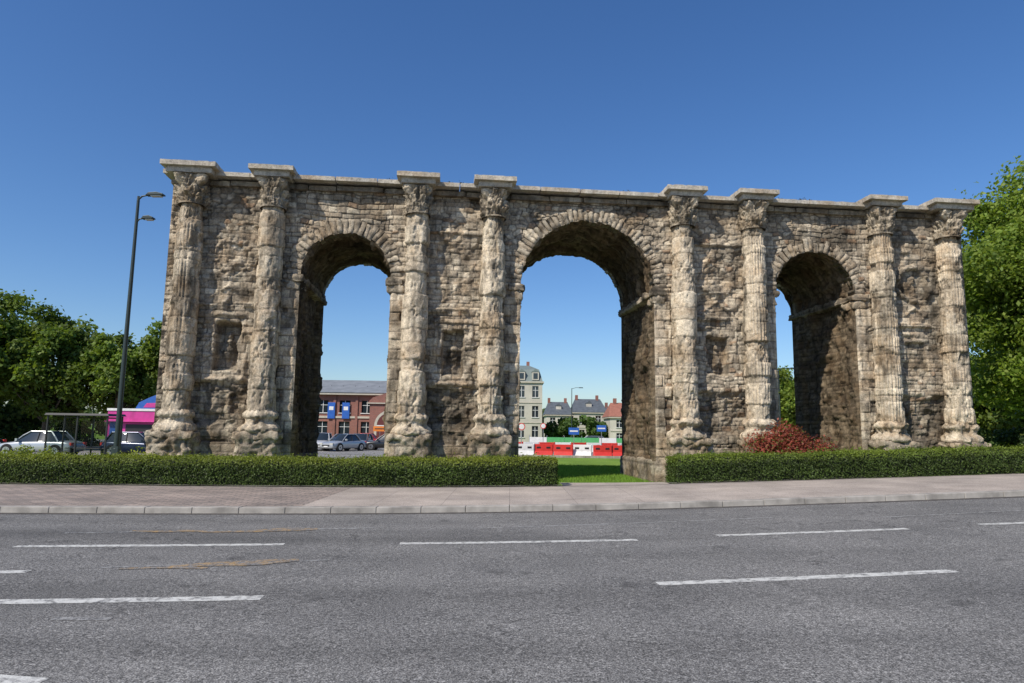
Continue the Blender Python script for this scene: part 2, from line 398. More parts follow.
# columns
def column(acc,cx,idx):
    cy=-.28
    flute=[.35,0,.1,.15,.3,.75,1,1][idx]
    r=np.random.default_rng(100+idx)
    z=np.arange(2.4,10.16,.036);th=np.linspace(0,2*math.pi,121)[:-1]
    Z,T=np.meshgrid(z,th,indexing='ij')
    X0=np.cos(T);Y0=np.sin(T)
    hb=[2.4]
    while hb[-1]<10.6: hb.append(hb[-1]+r.uniform(.22,.85))
    hb=np.array(hb);Zj=Z+.03*vn(T*2,Z*1.5,idx,70)
    k=np.clip(np.searchsorted(hb,Zj)-1,0,len(hb)-2);dz=np.minimum(Zj-hb[k],hb[k+1]-Zj)
    ang=np.floor((T+hsh(k,0,6,idx)*6)/1.05);blk=hsh(ang,k,7,idx)
    tn=r.uniform(0,1,60)[k]*.7+.3*blk;off=r.uniform(-.035,.03,60)[k];er=r.uniform(0,1,60)[k]
    u=(Z-2.4)/7.75;R=.515-.07*u**1.5
    n1=fbm(X0*1.4,Y0*1.4,Z*.9+idx*20,71);n2=fbm(X0*4,Y0*4,Z*4+idx*20,72)
    n3=fbm(X0*1.1,Y0*1.1,Z*1.6+idx*20,73)
    ero=sstep(.40,.85,er+.6*n1)
    chip=sstep(.08,.30,n3)
    low=sstep(4.4,2.6,Z)*.8
    fl=np.abs(np.sin(T*12))**.7
    fm=sstep(1-flute-.12,1-flute+.12,.5+.9*fbm(X0,Y0,Z*.5+idx*9,75)+ (.25 if flute==1 else 0))
    rad=R+off+.04*n1*(1+low)+.035*n2*(1+low)-ero*(.03+.09*np.abs(n2))-.09*chip*(.6+.8*np.abs(n2))-.04*sstep(.04,.0,dz)*(.4+.6*hsh(k,1,8,idx))-.06*(1-fl)*fm*(1-.6*ero)*(1-chip)
    pat=np.clip(.0+.30*sstep(.0,.45,n1)+.32*sstep(.08,.36,fbm(X0*1.5,Y0*1.5,Z*.35+idx*5,77))+.16*ero+.14*chip,0,.6)
    c=stonecol(np.clip(tn*.62+.2*n2,0,1),er*.9,sstep(0,.04,dz)*.5+.5,pat,1.1)
    acc.grid(np.stack([cx+rad*X0,cy+rad*Y0,Z],-1),c,True)
    pz=np.array([1.62,1.63,1.72,1.84,1.93,1.97,2.05,2.14,2.2,2.26,2.34,2.40,2.42,2.46])
    pr=np.array([.60,.70,.76,.74,.66,.58,.545,.56,.62,.645,.62,.56,.54,.51])
    zz=np.linspace(1.62,2.46,30)
    Z,T=np.meshgrid(zz,th,indexing='ij');R=np.interp(Z,pz,pr);X0=np.cos(T);Y0=np.sin(T)
    n1=fbm(X0*2,Y0*2,Z*2+idx*7,81)
    rad=R+.07*n1+.09*fbm(X0*5,Y0*5,Z*5+idx,82)-.17*sstep(.05,.35,n1)
    acc.grid(np.stack([cx+rad*X0,cy+rad*Y0,Z],-1),stonecol(np.clip(.3+.3*n1,0,1),0*n1,1+0*n1,np.clip(.14+.4*n1,0,.58)),True)
    rbox(acc,(cx,cy+.12,.66),(1.5,1.45,1.96),.055,.19,.92,.28,.16,idx)
    rbox(acc,(cx,cy+.10,1.55),(1.62,1.5,.26),.055,.12,1.02,.14,.08,idx+40)
    rbox(acc,(cx,cy+.10,.12),(1.82,1.75,.8),.08,.13,.88,.3,.12,idx+60)
    # corinthian capital
    zc=np.linspace(0,1.1,60);T=np.linspace(0,2*math.pi,157)[:-1]
    Z,T=np.meshgrid(zc,T,indexing='ij');X0=np.cos(T);Y0=np.sin(T)
    bell=.435+.10*(Z/1.1)**2
    def leaves(z0,z1,ph,A):
        v=np.clip((Z-z0)/(z1-z0),0,1);m=((Z>=z0)&(Z<=z1)).astype(float)
        lat=np.abs(np.cos(4*T+ph));wd=.35+.65*(1-v**2.2)
        lob=sstep(1-wd*.85,1-wd*.85+.25,lat)
        return m*A*(.25+.75*v**1.6)*lob*(1-.35*np.abs(np.sin(20*T+v*6))*.6)
    ext=leaves(.0,.40,0,.17)+leaves(.28,.72,math.pi/2,.20)
    vol=np.abs(np.cos(2*(T-math.pi/4)+0))**5*sstep(.62,.95,Z)*.30
    n=fbm(X0*2.4,Y0*2.4,Z*2.4+idx*13,91);n2=fbm(X0*7,Y0*7,Z*7+idx*13,92)
    wear=sstep(-.3,.35,fbm(X0*.8,Y0*.8,Z*.6+idx*3.3,93)+(.15 if idx in(0,4,7) else -.15))
    rad=bell+(ext+vol)*(.34+.6*wear)+.15*n+.12*n2
    rad=np.where(Z<.06,rad*0+.49,rad)
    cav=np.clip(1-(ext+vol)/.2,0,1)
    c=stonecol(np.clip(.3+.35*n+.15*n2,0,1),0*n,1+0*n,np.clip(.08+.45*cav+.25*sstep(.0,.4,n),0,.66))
    acc.grid(np.stack([cx+rad*X0,cy+rad*Y0,10.12+Z],-1),c,True)
a=Acc()
for i,cx in enumerate(COLS): column(a,cx,i)
a.make('engaged_columns',M_STONE,ARCH)
# entablature: stone strip, cover slab, blocks over columns
a=Acc()
x=-SEND-.05
r=random.Random(4)
while x<SEND:
    l=r.uniform(.9,1.9);l=min(l,SEND+.05-x+.001)
    rbox(a,(x+l/2,DEPTH/2,11.13+r.uniform(-.015,.015)),(l-.015,DEPTH+.34+r.uniform(-.05,.05),.2),.14,.03,.85,.35,.03,int(x*3)+50)
    x+=l
a.make('cornice_course',M_STONE,ARCH)
M_SLAB=attr_stone('cover_slab_stone',.25,.35)
a=Acc();x=-SEND-.25
while x<SEND+.2:
    l=min(1.6,SEND+.25-x+.001)
    rbox(a,(x+l/2,DEPTH/2,11.40+r.uniform(-.015,.015)),(l-.02,DEPTH+.95+r.uniform(-.04,.04),.17),.2,.008,1.02,.0,.015,int(x*5)+90,R_ASH)
    x+=l
for v in a.C: v[:]=v*.3+np.array([.46,.445,.41])*.7
for i,cx in enumerate(COLS):
    w=2.0 if i in(0,7) else 1.66
    b=Acc();rbox(b,(cx,.0,11.35),(w-.34,1.75,.22),.1,.016,1,.05,.02,i+10);rbox(b,(cx,-.02,11.555),(w,2.02,.19),.1,.014,1,.0,.02,i+30)
    for V,F,C in zip(b.V,b.F,b.C): a.add(V,F-F.min(),C*.4+np.array([.48,.455,.405])*.6)
a.make('cover_slabs',M_SLAB,ARCH)
# imposts + voussoirs
a=Acc()
for oi,(c,rr,zs) in enumerate(OPEN):
    for sg in(-1,1):
        rbox(a,(c+sg*(rr+.16),DEPTH/2,zs-.16),(.62,DEPTH+.28,.26),.07,.12,.9,.25,.07,oi*3+sg)
        rbox(a,(c+sg*(rr+.2),.35,zs-.46),(.56,.85,.34),.06,.12,.95,.25,.1,oi*5+sg)
        rbox(a,(c+sg*(rr+.24),DEPTH/2,.25),(.62,DEPTH+.24,1.1),.08,.08,.85,.3,.08,oi*7+sg)
    n=int(math.pi*rr/.19)
    for yy,dpt in ((-.09,.55),(DEPTH+.08,.5)):
        for k in range(n):
            t0=math.pi*k/n+.004;t1=math.pi*(k+1)/n-.004
            ri=rr-.02+r.uniform(-.03,.05);ro=rr+.50+r.uniform(-.14,.08);pr=r.uniform(-.02,.06)
            ya,yb=(yy+pr,yy+dpt) if yy<1 else (yy-dpt,yy+pr)
            nt_=3;nr=8
            T,Rr=np.meshgrid(np.linspace(t0,t1,nt_+1),np.linspace(ri,ro,nr+1),indexing='ij')
            ed=np.minimum(np.minimum(T-t0,t1-T)*rr,np.minimum(Rr-ri,ro-Rr))
            sgn=-1 if yy<1 else 1
            yf=(ya if yy<1 else yb)+sgn*(-.04*(ed<.01)+.05*vn(T*9,Rr*6,oi,int(k)))
            P=np.stack([c+Rr*np.cos(T),yf,zs+Rr*np.sin(T)],-1)
            tone=r.uniform(0,.75);cc=stonecol(np.full(T.shape,tone),np.full(T.shape,r.random()*.94),1-.5*(ed<.01),np.full(T.shape,r.uniform(0,.36)),.98)
            a.grid(P,cc)
            q=[(c+R_*math.cos(t_),y_,zs+R_*math.sin(t_)) for y_ in ((ya+.045,yb) if yy<1 else (ya,yb-.045)) for (R_,t_) in ((ri,t0),(ro,t0),(ro,t1),(ri,t1))]
            a.add(q,np.array([(0,1,5,4),(1,2,6,5),(2,3,7,6),(3,0,4,7),(4,5,6,7),(0,1,2,3)]),cc.reshape(-1,3)[5])
a.make('arch_rings_and_imposts',M_STONE,ARCH)

# ------------------------------------------------------------------ leaves
def leafmesh(name,P,size,C,parent=None,flat=0.0,nrm=None,asp=.6):
    n=len(P);u=rng.normal(size=(n,3));
    u/=np.linalg.norm(u,axis=1,keepdims=True)
    if nrm is not None:
        w=rng.normal(size=(n,3))*.75+nrm;w/=np.linalg.norm(w,axis=1,keepdims=True)
        u=np.cross(u,w);u/=np.linalg.norm(u,axis=1,keepdims=True)+1e-9
        v=np.cross(u,w)
    else:
        w=rng.normal(size=(n,3));v=np.cross(u,w);v/=np.linalg.norm(v,axis=1,keepdims=True)+1e-9
    s=(size*rng.uniform(.6,1.3,n))[:,None]
    V=np.stack([P-u*s,P+v*s*asp,P+u*s,P-v*s*asp],1).reshape(-1,3)
    F=np.arange(4*n).reshape(-1,4)
    return mk(name,V,F,M_LEAF,parent,np.repeat(C,4,0))
def tree(name,x,y,h,r,base,seed,nl,ls,colr,z0=0,ncl=70,ysq=1.0,trunk=.28,cs=1.0):
    global rng
    rg=np.random.default_rng(seed);e=empty(name,(x,y,z0))
    cz=(h+base)/2;hz=(h-base)/2
    d=rg.normal(size=(ncl,3));d/=np.linalg.norm(d,axis=1,keepdims=True)
    rad=rg.uniform(.35,.88,ncl)[:,None]
    Cn=d*rad*np.array([r,r*ysq,hz])*(1+.18*vn(d[:,0]*2,d[:,1]*2,d[:,2]*2+seed,seed))[:,None]
    Cn[:,2]+=cz
    cr=rg.uniform(.14,.28,ncl)*r*cs
    k=rg.integers(0,ncl,nl);q=rg.normal(size=(nl,3));q/=np.linalg.norm(q,axis=1,keepdims=True)
    lump=1+.35*vn(q[:,0]*2.5+k*3.1,q[:,1]*2.5,q[:,2]*2.5,seed)
    rr=cr[k]*rg.uniform(.3,1.15,nl)**.6*lump
    P=Cn[k]+q*rr[:,None]*np.array([1,1,.72])
    P+=rg.normal(size=(nl,3))*.06*r*(rg.random(nl)>.75)[:,None]
    tone=rg.uniform(.75,1.25,ncl)[k]*rg.uniform(.75,1.25,nl)
    C=np.array(colr)[None]*tone[:,None];yl=rg.uniform(0,1,nl)[:,None]
    C=C*(1+yl*np.array([.35,.12,-.1]))
    rng=np.random.default_rng(seed+1)
    leafmesh('crown_foliage',P,ls,C,e,nrm=q*.6+np.array([0,0,.4]))
    p=Parts();p.tube([(0,0,-.3),(.05,0,base*.6),(.0,.05,base+hz*.3),(.1,0,h*.8)],[trunk*1.3,trunk,trunk*.75,trunk*.2],M_BARK,10)
    for i in range(0,min(ncl,22)):
        c=Cn[i];b=Vector((0,0,base*.8+rg.uniform(0,hz*.6)));c=Vector(c)
        m=(b+c)/2+Vector((0,0,-.1*r))
        p.tube([b,m,c],[trunk*.42,trunk*.25,trunk*.07],M_BARK,6)
    p.make('trunk_and_limbs',e,smooth=True)
    return e
G1=(.115,.185,.035);G2=(.095,.155,.03)
tree('chestnut_tree',-41.0,52,12.4,5.2,2.0,11,38000,.17,G1,ncl=95)
tree('chestnut_tree',-35.8,53,11.0,4.0,2.0,12,30000,.17,G2,ncl=85)
tree('chestnut_tree',-31.0,54,9.7,3.7,2.0,13,28000,.17,G1,ncl=85)
tree('chestnut_tree',-26.4,55,11.1,3.6,2.0,14,28000,.17,G2,ncl=85)
tree('chestnut_tree',-47,60,12,5,2.2,15,14000,.24,G2)
tree('chestnut_tree',-52,50,13,5,2.2,16,12000,.26,G2)
tree('lime_tree',30.0,35.5,17.8,7.4,1.2,21,190000,.125,(.14,.22,.035),ncl=230,trunk=.35,cs=.9)
tree('lime_tree',38,46,16,6.5,1.2,22,42000,.24,(.12,.19,.035),ncl=90,trunk=.35)
tree('lime_tree',27.0,66,9.0,3.6,1.8,23,16000,.18,(.13,.20,.035))
tree('lime_tree',40,60,9.5,5,.8,24,20000,.24,(.12,.19,.035))
tree('lime_tree',50,62,11,6,.8,25,20000,.26,(.10,.16,.035))
def treemass(name,items,nl,ls,seed,colr):
    rg=np.random.default_rng(seed);k=rg.integers(0,len(items),nl);it=np.array(items)
    q=rg.normal(size=(nl,3));q/=np.linalg.norm(q,axis=1,keepdims=True)
    sub=rg.integers(0,14,nl);sd=np.stack([hsh(k,sub,j,seed) for j in range(3)],-1)*2-1
    P=it[k,:3]+(sd*.75+q*.38*rg.uniform(.6,1,nl)[:,None])*it[k,3:4]*np.array([1,1,.8])
    P[:,2]=np.maximum(P[:,2],.1)
    C=np.array(colr)[None]*(.7+.6*hsh(k,sub,7,seed))[:,None]*rg.uniform(.8,1.2,nl)[:,None]
    global rng;rng=np.random.default_rng(seed)
    leafmesh(name,P,ls,C,nrm=q)
rg=np.random.default_rng(3)
items=[(x+rg.uniform(-3,3),150+rg.uniform(-10,20),rg.uniform(2,4.2),rg.uniform(3,5)) for x in range(-130,160,7)]
treemass('distant_tree_row',items,42000,.5,5,(.08,.12,.04))
items=[(x+rg.uniform(-1,1),62+rg.uniform(-3,6),rg.uniform(1.2,3.2),rg.uniform(2.0,3.2)) for x in range(-64,-24,3)]
treemass('shrub_belt',items,22000,.25,6,(.07,.11,.03))
items=[(x,115+rg.uniform(-3,3),rg.uniform(1.5,3.0),rg.uniform(1.8,2.8)) for x in (7,10,13.5,16,27,31,35)]
treemass('distant_garden_trees',items,9000,.35,7,(.09,.15,.04))
items=[(x,38+rg.uniform(-1,2),rg.uniform(.6,1.6),rg.uniform(1.2,1.8)) for x in np.arange(23.5,40,1.6)]
treemass('shrubbery',items,30000,.10,8,(.06,.10,.028))

# hedges
def hedge(name,x0,x1,yf,depth,h,seed,topc):
    rg=np.random.default_rng(seed);e=empty(name)
    L=x1-x0
    xs=np.linspace(x0,x1,int(L/.15));
    prof=[(0.04,0),(0.0,.15),(.0,h*.6),(.03,h*.93),(.12,h),(depth*.5,h+.01),(depth-.12,h),(depth,h*.9),(depth,0)]
    P=np.zeros((len(xs),len(prof),3))
    for j,(dy,dz) in enumerate(prof):
        yy=np.array([yf(v) for v in xs])+dy+.05*(1 if dy<depth/2 else -1)+.03*vn(xs*1.7,dz*3,0,seed)
        P[:,j,0]=xs;P[:,j,1]=yy;P[:,j,2]=gz(xs,yy)+(dz-.04+.03*vn(xs*1.5,j*.7,0,seed+4) if dz>0 else -.05)
    o=mk('dark_core',P.reshape(-1,3),gridF(len(xs),len(prof)),M_HIN,e,smooth=True)  # continuous dark skin just under the leaves, without separate twigs
    nf=int(L*h*1300);nt_=int(L*depth*800);ne=int(depth*h*1500)
    X=rg.uniform(x0,x1,nf);Z=rg.uniform(.02,1,nf)**.9*h;Yv=np.array([yf(v) for v in X])
    Y=Yv-.02+.06*vn(X*1.7,Z*3,0,seed)+rg.normal(0,.035,nf)+.1*sstep(h-.12,h,Z)
    P1=np.stack([X,Y,gz(X,Y)+Z],-1);N1=np.tile([0,-1,.25],(nf,1))
    X=rg.uniform(x0,x1,nt_);D=rg.uniform(0.03,depth,nt_);Y=np.array([yf(v) for v in X])+D
    hh=h+.05*vn(X*1.1,D*2,0,seed+4)+rg.normal(0,.028,nt_)+rg.uniform(.02,.13,nt_)*(rg.random(nt_)>.92)
    P2=np.stack([X,Y,gz(X,Y)+hh],-1);N2=np.tile([0,-.1,1.],(nt_,1))
    Z=rg.uniform(0,h,2*ne);D=rg.uniform(0,depth,2*ne);sd=np.where(np.arange(2*ne)<ne,0,1)
    X=np.where(sd==0,x0,x1)+rg.normal(0,.03,2*ne);Y=np.array([yf(v) for v in X])+D
    P3=np.stack([X,Y,gz(X,Y)+Z],-1);N3=np.stack([np.where(sd==0,-1.,1.),0*X,0*X+.2],-1)
    P=np.concatenate([P1,P2,P3]);Nn=np.concatenate([N1,N2,N3]);n=len(P)
    C=np.array([.07,.108,.024])*rg.uniform(.5,1.45,n)[:,None]*(1+.6*fbm(P[:,0]*1.1,P[:,2]*3,0,seed+8))[:,None]
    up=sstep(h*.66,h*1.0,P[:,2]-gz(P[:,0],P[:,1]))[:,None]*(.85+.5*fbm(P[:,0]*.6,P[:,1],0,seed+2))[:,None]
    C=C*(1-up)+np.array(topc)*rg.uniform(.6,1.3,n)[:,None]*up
    C=np.maximum(C,.004)
    global rng;rng=rg
    leafmesh('hedge_leaves',P,.034,C,e,nrm=Nn,asp=.55)
M_HIN=simple('hedge_inside',(.018,.026,.01),1)
YB=lambda x:21.5+.05*x
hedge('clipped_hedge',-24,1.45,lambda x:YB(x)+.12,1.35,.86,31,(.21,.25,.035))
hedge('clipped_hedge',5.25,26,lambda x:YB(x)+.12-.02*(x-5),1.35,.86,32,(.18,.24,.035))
def bush(name,x,y,rx,ry,h,seed,n,ls,col,zoff=0):
    rg=np.random.default_rng(seed);e=empty(name,(x,y,zoff))
    ncl=46;d=rg.normal(size=(ncl,3));d/=np.linalg.norm(d,axis=1,keepdims=True);d[:,2]=np.abs(d[:,2])
    Cn=d*rg.uniform(.4,.85,ncl)[:,None]*np.array([rx,ry,h]);k=rg.integers(0,ncl,n);q=rg.normal(size=(n,3));q/=np.linalg.norm(q,axis=1,keepdims=True)
    P=Cn[k]+q*rg.uniform(.08,.30,n)[:,None]*min(rx,h)
    P[:,2]=np.maximum(P[:,2],0)
    C=np.array(col)*rg.uniform(.6,1.3,n)[:,None]*(.75+.5*hsh(k,k,1,seed))[:,None]
    mixg=(rg.random(n)>.85)[:,None];C=np.where(mixg,np.array([.12,.14,.03]),C)
    global rng;rng=rg
    leafmesh('bush_leaves',P,ls,C,e,nrm=q+np.array([0,0,.4]))
    p=Parts()
    for i in range(18):
        c=Cn[i];p.tube([(0,0,-.1),(c[0]*.4,c[1]*.4,c[2]*.6),tuple(c)],[.03,.02,.006],M_BARK,5)
    p.make('stems',e)
bush('red_barberry_bush',9.85,24.3,1.9,.8,2.5,41,34000,.045,(.27,.07,.045),.1)
bush('yellow_shrub',15.0,24.8,.8,.5,1.75,42,4500,.05,(.32,.34,.04),.0)
bush('yellow_shrub',-12.6,23.5,1.1,.4,1.05,43,3500,.05,(.28,.32,.04),0)
bush('yellow_shrub',-16.2,23.7,2.0,.4,1.1,44,6500,.05,(.24,.29,.04),0)
bush('laurel_bush',20.6,27.2,1.3,.8,2.3,45,9000,.06,(.05,.08,.025),0)

# ------------------------------------------------------------------ ground and roads
def axis(bp):
    return np.unique(np.concatenate([np.linspace(a,b,n) for a,b,n in bp]))
def m_grass():
    m,t,b=nt('grass');co=coord(t)
    n1=noise(t,co,.35,5);n2=noise(t,co,14,5,.7)
    r1=ramp(t,n1,[(.3,(.12,.20,.03)),(.6,(.18,.28,.045)),(.8,(.23,.29,.07))])
    r2=ramp(t,n2,[(.3,.6),(.6,1.15)])
    t.links.new(mul(t,r1.outputs[0],r2.outputs[0]),b.inputs['Base Color']);b.inputs['Roughness'].default_value=.9
    b.inputs['Specular IOR Level'].default_value=.1
    bump(t,b,n2,.8,.05);return m
def asphalt_color(t,co,tint=1.0):
    n0=noise(t,coord(t,'Object',(.05,.7,1)),1.0,4,.5)
    n1=noise(t,co,.45,5,.6);n2=noise(t,co,24,3,.85);n3=noise(t,co,70,2,.8)
    r0=ramp(t,n0,[(.3,.74),(.5,1.0),(.72,1.16)])
    r1=ramp(t,n1,[(.3,(.110*tint,.108*tint,.105*tint)),(.7,(.165*tint,.161*tint,.154*tint))])
    r2=ramp(t,n2,[(.36,.36),(.5,1.0),(.62,1.8)])
    r3=ramp(t,n3,[(.36,.22),(.5,1.0),(.64,2.4)])
    c=mul(t,r1.outputs[0],r0.outputs[0]);c=mul(t,c,r2.outputs[0],.65);c=mul(t,c,r3.outputs[0],.85)
    return c,n2,n3
def m_asphalt(name='asphalt',tint=1.0,cracks=True):
    m,t,b=nt(name);co=coord(t)
    c,n2,n3=asphalt_color(t,co,tint)
    if cracks:
        v=N(t,'ShaderNodeTexVoronoi');v.feature='DISTANCE_TO_EDGE';v.inputs['Scale'].default_value=.42
        wn=N(t,'ShaderNodeTexNoise');wn.inputs['Scale'].default_value=1.6;wn.inputs['Detail'].default_value=5
        mm=t.nodes.new('ShaderNodeVectorMath');mm.operation='MULTIPLY_ADD';t.links.new(wn.outputs['Color'],mm.inputs[0]);mm.inputs[1].default_value=(1.1,1.1,1.1);t.links.new(co,mm.inputs[2])
        t.links.new(co,wn.inputs['Vector']);t.links.new(mm.outputs[0],v.inputs['Vector'])
        cr=ramp(t,v.outputs['Distance'],[(.0,.45),(.010,1.0)])
        msk=ramp(t,noise(t,co,.23,3),[(.48,0),(.56,1)])
        c=mul(t,c,cr.outputs[0],msk.outputs[0])
        sp=ramp(t,noise(t,co,1.7,3,.5),[(.64,1.0),(.70,.72)]);c=mul(t,c,sp.outputs[0])
    t.links.new(c,b.inputs['Base Color']);b.inputs['Roughness'].default_value=.85;b.inputs['Specular IOR Level'].default_value=.3
    bump(t,b,n2,.9,.02);return m
M_GRASS=m_grass();M_ASPH=m_asphalt();M_ASPH2=m_asphalt('pale_asphalt',1.35,False)
def m_paint(name,colr,lo,hi):
    m,t,b=nt(name);co=coord(t);c,n2,n3=asphalt_color(t,co)
    n=noise(t,co,9,6,.75);k=ramp(t,n,[(lo,0),(hi,1)])
    sp=ramp(t,noise(t,co,60,2,.7),[(.35,.72),(.5,1.0)])
    cc=mul(t,(colr[0],colr[1],colr[2]),sp.outputs[0])
    mx=t.nodes.new('ShaderNodeMix');mx.data_type='RGBA';t.links.new(k.outputs[0],mx.inputs[0]);t.links.new(c,mx.inputs[6]);t.links.new(cc,mx.inputs[7])
    t.links.new(mx.outputs[2],b.inputs['Base Color']);b.inputs['Roughness'].default_value=.7
    bump(t,b,n2,.5,.01);return m
M_PW=m_paint('worn_white_road_paint',(.56,.56,.53),.38,.53)
M_PWF=m_paint('faded_white_road_paint',(.34,.34,.33),.46,.62)
M_PY=m_paint('worn_orange_road_paint',(.42,.26,.09),.45,.66)
def m_pave(brick):
    m,t,b=nt('brick_paving' if brick else 'concrete_paving');co=coord(t)
    bt=N(t,'ShaderNodeTexBrick');t.links.new(co,bt.inputs['Vector'])
    bt.inputs['Scale'].default_value=1.0
    bt.inputs['Mortar Size'].default_value=.006
    bt.inputs['Brick Width'].default_value=1.6;bt.inputs['Row Height'].default_value=1.25
    if not brick: bt.offset=0
    if brick:
        bt.inputs['Brick Width'].default_value=.40;bt.inputs['Row Height'].default_value=.20;bt.inputs['Mortar Size'].default_value=.016
        bt.inputs['Color1'].default_value=(.37,.295,.25,1);bt.inputs['Color2'].default_value=(.24,.20,.175,1);bt.inputs['Mortar'].default_value=(.12,.11,.10,1)
    else:
        bt.inputs['Color1'].default_value=(.42,.36,.31,1);bt.inputs['Color2'].default_value=(.37,.32,.28,1);bt.inputs['Mortar'].default_value=(.19,.165,.15,1)
    n1=noise(t,co,.8,6,.6);r1=ramp(t,n1,[(.3,.68),(.7,1.12)]);n2=noise(t,co,35,3,.7);r2=ramp(t,n2,[(.35,.65),(.6,1.15)])
    c=mul(t,bt.outputs[0],r1.outputs[0]);c=mul(t,c,r2.outputs[0])
    t.links.new(c,b.inputs['Base Color']);b.inputs['Roughness'].default_value=.9;bump(t,b,n2,.3,.006);return m
M_BRK=m_pave(True);M_CON=m_pave(False);M_KERB=simple('kerb_granite',(.36,.335,.30),.85,var=.45,scale=2.5)
M_EDGE=simple('rear_edging',(.24,.21,.185),.9,var=.4,scale=3)
M_SOIL=simple('soil',(.09,.07,.05),1,var=.4,scale=8)
ax=axis([(-3000,-60,12),(-60,-24,20),(-24,30,110),(30,60,12),(60,3000,12)]);ay=axis([(-60,0,8),(0,21,20),(21,27,26),(27,60,14),(60,3500,20)])
X,Y=np.meshgrid(ax,ay,indexing='ij')
mk('ground',np.stack([X,Y,gz(X,Y)-.09],-1).reshape(-1,3),gridF(len(ax),len(ay)),M_GRASS,smooth=True)
YK=lambda x:15.95+.078*x
def strip(name,x0,x1,f0,f1,dz,mat,nx=80,ny=10,parent=None):
    xs=np.linspace(x0,x1,nx);P=np.zeros((nx,ny,3))
    for i,x in enumerate(xs):
        ys=np.linspace(f0(x),f1(x),ny);P[i,:,0]=x;P[i,:,1]=ys;P[i,:,2]=gz(np.full(ny,x),ys)+dz
    return mk(name,P.reshape(-1,3),gridF(nx,ny),mat,parent,smooth=True)
ROADZ=-.065;SWZ=.055
strip('road',-120,120,lambda x:-30+0*x,lambda x:YK(x)+.02,ROADZ,M_ASPH,240,8)
strip('gutter',-60,60,lambda x:YK(x)-.22,lambda x:YK(x)-.01,ROADZ+.004,simple('gutter_setts',(.085,.075,.065),.9,var=.6,scale=5),160,3)
SW=empty('pavement')
strip('brick_paving',-60,-4.75,lambda x:YK(x)+.3,lambda x:YB(x)-.35,SWZ,M_BRK,90,4,SW)
strip('concrete_paving',-4.75,60,lambda x:YK(x)+.3,lambda x:YB(x)-.35,SWZ,M_CON,120,4,SW)
strip('rear_band',-60,60,lambda x:YB(x)-.35,lambda x:YB(x),SWZ,M_EDGE,160,3,SW)
strip('edging_band',-60,60,lambda x:YB(x),lambda x:YB(x)+.1,SWZ+.03,M_KERB,160,2,SW)
strip('edging_back',-60,60,lambda x:YB(x)+.1,lambda x:YB(x)+.16,SWZ-.06,M_SOIL,160,2,SW)
strip('soil_bed',-60,60,lambda x:YB(x)+.05,lambda x:YB(x)+1.7,-.05,M_SOIL,160,5)
strip('path',1.7,5.1,lambda x:YB(x)+.1,lambda x:24.2,.02,M_CON,20,12)
# kerb stones
p=Parts();x=-60.0
kr=random.Random(2)
while x<60:
    l=1.0;xm=x+.5
    y0=YK(xm);z=gzf(xm,y0);j=kr.uniform(-.006,.006)
    sl=(gzf(xm+.5,y0)-gzf(xm-.5,y0))
    V=[];
    for (dx,dy,dz) in ((-.495,0,-.3),(.495,0,-.3),(.495,.3,-.3),(-.495,.3,-.3),(-.495,.025,SWZ+.006+j),(.495,.025,SWZ+.006+j),(.495,.3,SWZ+.006+j),(-.495,.3,SWZ+.006+j)):
        V.append((xm+dx,y0+.078*dx+dy,z+dz+sl*dx))
    p.add(V,[(3,2,1,0),(4,5,6,7),(0,1,5,4),(1,2,6,5),(2,3,7,6),(3,0,4,7)],M_KERB);x+=l
p.make('kerb',bevel=.012)
# markings
def mark(name,x0,y0,x1,y1,w,mat,dz=.004):
    L=math.hypot(x1-x0,y1-y0);n=max(3,int(L/.2));nx,ny=-(y1-y0)/L,(x1-x0)/L
    P=np.zeros((n,3,3));org=dz>.006
    for i in range(n):
        t=i/(n-1)
        wl=1.0 if not org else (.35+.65*math.sin(math.pi*(.08+.84*t)))*(1+.5*float(vn(i*.6,x0,0,5)))
        sh=0 if not org else .12*float(vn(i*.45,y0,0,6))
        for j,s in enumerate((-.5,0,.5)):
            X=x0+(x1-x0)*t+nx*(w*s*wl+sh);Y=y0+(y1-y0)*t+ny*(w*s*wl+sh)
            P[i,j]=(X,Y,gzf(X,Y)+ROADZ+dz)
    mk(name,P.reshape(-1,3),gridF(n,3),mat)
k=1.035
for (q,w,mt) in [((-8.6,7.05,-2.63,7.6),.21,M_PW),((1.72,8.17,5.42,8.57),.19,M_PW),((-1.73,11.15,2.07,11.35),.19,M_PW),((-7.46,10.65,-3.53,11.05),.19,M_PW),
   ((3.45,11.65,6.8,11.95),.19,M_PW),((8.2,12.2,13,12.7),.19,M_PW),((-9,8.55,-6.0,8.85),.19,M_PW),((-13,10.2,-9.4,10.5),.19,M_PW),
   ((-5.3,9.15,-2.5,9.75),.1,M_PWF),((-7.6,12.0,-2.5,12.9),.12,M_PWF),((-.4,12.9,5.4,13.8),.1,M_PWF),((7.0,13.4,12,14.2),.1,M_PWF),((-4.3,6.75,-3.75,6.75),.1,M_PWF),
   ((-4.5,9.2,-2.9,9.75),.36,M_PY),((-5.0,9.1,-3.9,9.16),.2,M_PY),((-5.0,12.25,-3.5,12.8),.40,M_PY),((-6.6,12.3,-4.4,12.35),.2,M_PY),
   ((-3.9,5.2,-3.3,5.1),.2,M_PW)]:
    mark('road_marking',q[0]*k,q[1]*k,q[2]*k,q[3]*k,w,mt,.004 if mt is not M_PY else .008)
